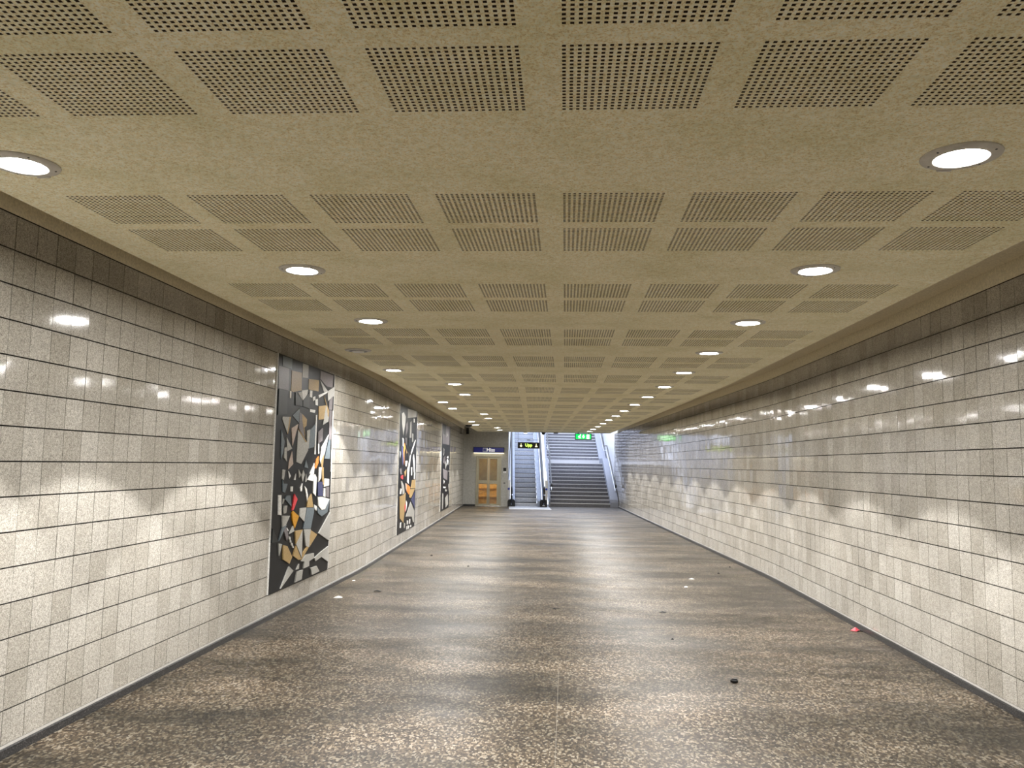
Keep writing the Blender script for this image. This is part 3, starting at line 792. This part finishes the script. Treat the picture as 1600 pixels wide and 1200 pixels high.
# ------------------------------------------------------------------ litter on the floor
def scrap(name, label, lat, s, pts, h, m, rz=0, cat='litter', parts=()):
    """a bent flake: outline points with their own height, a few millimetres thick"""
    n = len(pts); cx_ = sum(p[0] for p in pts) / n; cy_ = sum(p[1] for p in pts) / n
    zs = [p[2] if len(p) > 2 else 0 for p in pts]
    v = [(p[0], p[1], z + .004) for p, z in zip(pts, zs)] + [(p[0], p[1], z) for p, z in zip(pts, zs)] + [(cx_, cy_, h + .004), (cx_, cy_, h)]
    f = []
    for i in range(n):
        j = (i + 1) % n; f += [(i, j, 2 * n), (n + j, n + i, 2 * n + 1), (j, i, n + i, n + j)]
    o = mesh(name, v, f, m); o.location = V(A(lat, s, .0008)); o.rotation_euler = (0, 0, rz); tag(o, label, cat)
    return o
P_W = plain('scrap_paper', (.86, .85, .80), .7); P_D = plain('dark_scrap', (.004, .0035, .003), .6); P_R = plain('red_wrapper', (.50, .05, .07), .35); P_B = plain('brown_leaf', (.007, .005, .003), .8)
P_G = plain('blue_foil', (.02, .20, .62), .2, .2)
scrap('paper_scrap', 'folded white paper scrap on the floor below the large mosaic', -2.87, 10.44, [(-.055, -.02), (0, -.045), (.05, -.03), (.06, .03), (.02, .05), (-.03, .035)], .022, P_W, .2)
o = scrap('cork_stub', 'short black stub on the floor right of the folded white paper', -2.50, 11.04, [(-.05, -.014), (.045, -.018), (.05, .012), (-.045, .018)], .018, P_D, .1)
scrap('paper_scrap', 'tiny white paper flake beside the skirting of the left wall', -3.06, 11.95, [(-.025, -.02), (.02, -.025), (.03, .015), (-.01, .03)], .008, P_W, .5)
lf = scrap('dry_leaf', 'small dark dry leaf in the middle of the floor', -.12, 10.05, [(-.03, -.005), (-.012, -.028), (.015, -.022), (.03, 0), (.012, .024), (-.015, .026)], .012, P_B, .3, 'leaf')
BM().tube([(.028, 0, .004), (.05, .004, .006), (.072, .002, .003)], .0025, 6).make('stalk', P_B, lf)
t = thing('bottle_cap', 'black and shiny blue bottle cap alone on the near right floor', 'bottle cap', V(A(1.37, 6.91, .0008)), .3)
BM().lathe([(.026, 0), (.031, .004), (.031, .020), (.028, .022), (.025, .018), (.024, .006)], 20).make('rim', M['black'], t, True)
BM().lathe([(0, .007), (.02, .006), (.0245, .005), (.022, .003), (0, .003)], 20).make('foil_disc', P_G, t, True)
t = scrap('sweet_wrapper', 'crumpled red wrapper against the skirting of the right wall', 3.12, 9.24, [(-.05, -.02), (.0, -.045), (.04, -.03), (.05, .02), (.01, .035), (-.035, .03)], .035, P_R, -.3, 'wrapper')
BM().tube([(.02, -.05, .005), (.05, -.03, .008), (.075, -.028, .004)], .006, 6).make('twisted_end', P_D, t)
scrap('paper_scrap', 'white scrap on the right floor, farther of two pale pieces', 1.96, 13.0, [(-.04, -.015), (.01, -.03), (.045, .0), (.0, .028)], .014, P_W, -.2)
scrap('paper_scrap', 'white and dark scrap on the right floor, nearer of two pale pieces', 1.74, 12.17, [(-.03, -.015), (.02, -.025), (.04, .01), (-.01, .025)], .012, P_W, .4)
scrap('dark_scrap', 'flat black scrap on the floor right of the dry leaf', 1.160, 10.033, [(-.045, -.012), (.03, -.018), (.05, .008), (-.02, .02)], .012, P_D, .15)
scrap('pebble', 'small dark crumb nearest the viewpoint on the right floor', 1.08, 8.5, [(-.012, -.01), (.012, -.012), (.014, .01), (-.01, .013)], .012, P_D, .1, 'crumb')
scrap('pebble', 'small dark crumb beyond the pale scraps on the right floor', 2.53, 13.68, [(-.018, -.014), (.016, -.016), (.02, .012), (-.012, .018)], .016, P_D, .6, 'crumb')
scrap('pebble', 'small dark crumb close to the right skirting', 2.93, 14.55, [(-.018, -.014), (.018, -.012), (.016, .016), (-.016, .014)], .016, P_D, 1.1, 'crumb')
scrap('pebble', 'small dark crumb on the floor opposite the second mosaic', -2.37, 15.5, [(-.02, -.016), (.02, -.014), (.018, .018), (-.02, .016)], .018, P_D, .9, 'crumb')
scrap('pebble', 'small dark crumb on the floor between the first two mosaics', -1.58, 14.0, [(-.016, -.012), (.018, -.014), (.014, .014), (-.018, .012)], .014, P_D, .3, 'crumb')
struct(quads('trim_4', np.array([[A(-.0515, 4.0, .0006), A(-.0485, 4.0, .0006), A(-.0445, 7.4, .0006), A(-.0475, 7.4, .0006)]]), M['joint']))

# ------------------------------------------------------------------ daylight over the stairwell, camera, view
w = bpy.data.worlds.new('overcast_sky'); bpy.context.scene.world = w; w.use_nodes = True
bg = w.node_tree.nodes['Background']; bg.inputs[0].default_value = (.74, .82, 1.0, 1); bg.inputs[1].default_value = .5
cam = bpy.data.cameras.new('camera'); co = bpy.data.objects.new('camera', cam); C.objects.link(co)
cam.sensor_width = 36; cam.lens = 1280 / 1600 * 36; cam.clip_start = .05; cam.clip_end = 200
R_, U_, F_ = (.99778745, .06452547, .01602112), (-.00961134, -.09844917, .99509567), (-.06578628, .99304795, .09761117)
co.matrix_world = Matrix(((R_[0], U_[0], -F_[0], 0), (R_[1], U_[1], -F_[1], 0), (R_[2], U_[2], -F_[2], EYE), (0, 0, 0, 1)))
sc = bpy.context.scene; sc.camera = co
vs = sc.view_settings; vs.view_transform = 'Standard'; vs.look = 'None'; vs.exposure = 3.02; vs.gamma = 1.0; vs.use_curve_mapping = False
sc.cycles.max_bounces = 10; sc.cycles.diffuse_bounces = 6; sc.cycles.sample_clamp_indirect = 8.0; sc.cycles.caustics_reflective = False; sc.cycles.caustics_refractive = False
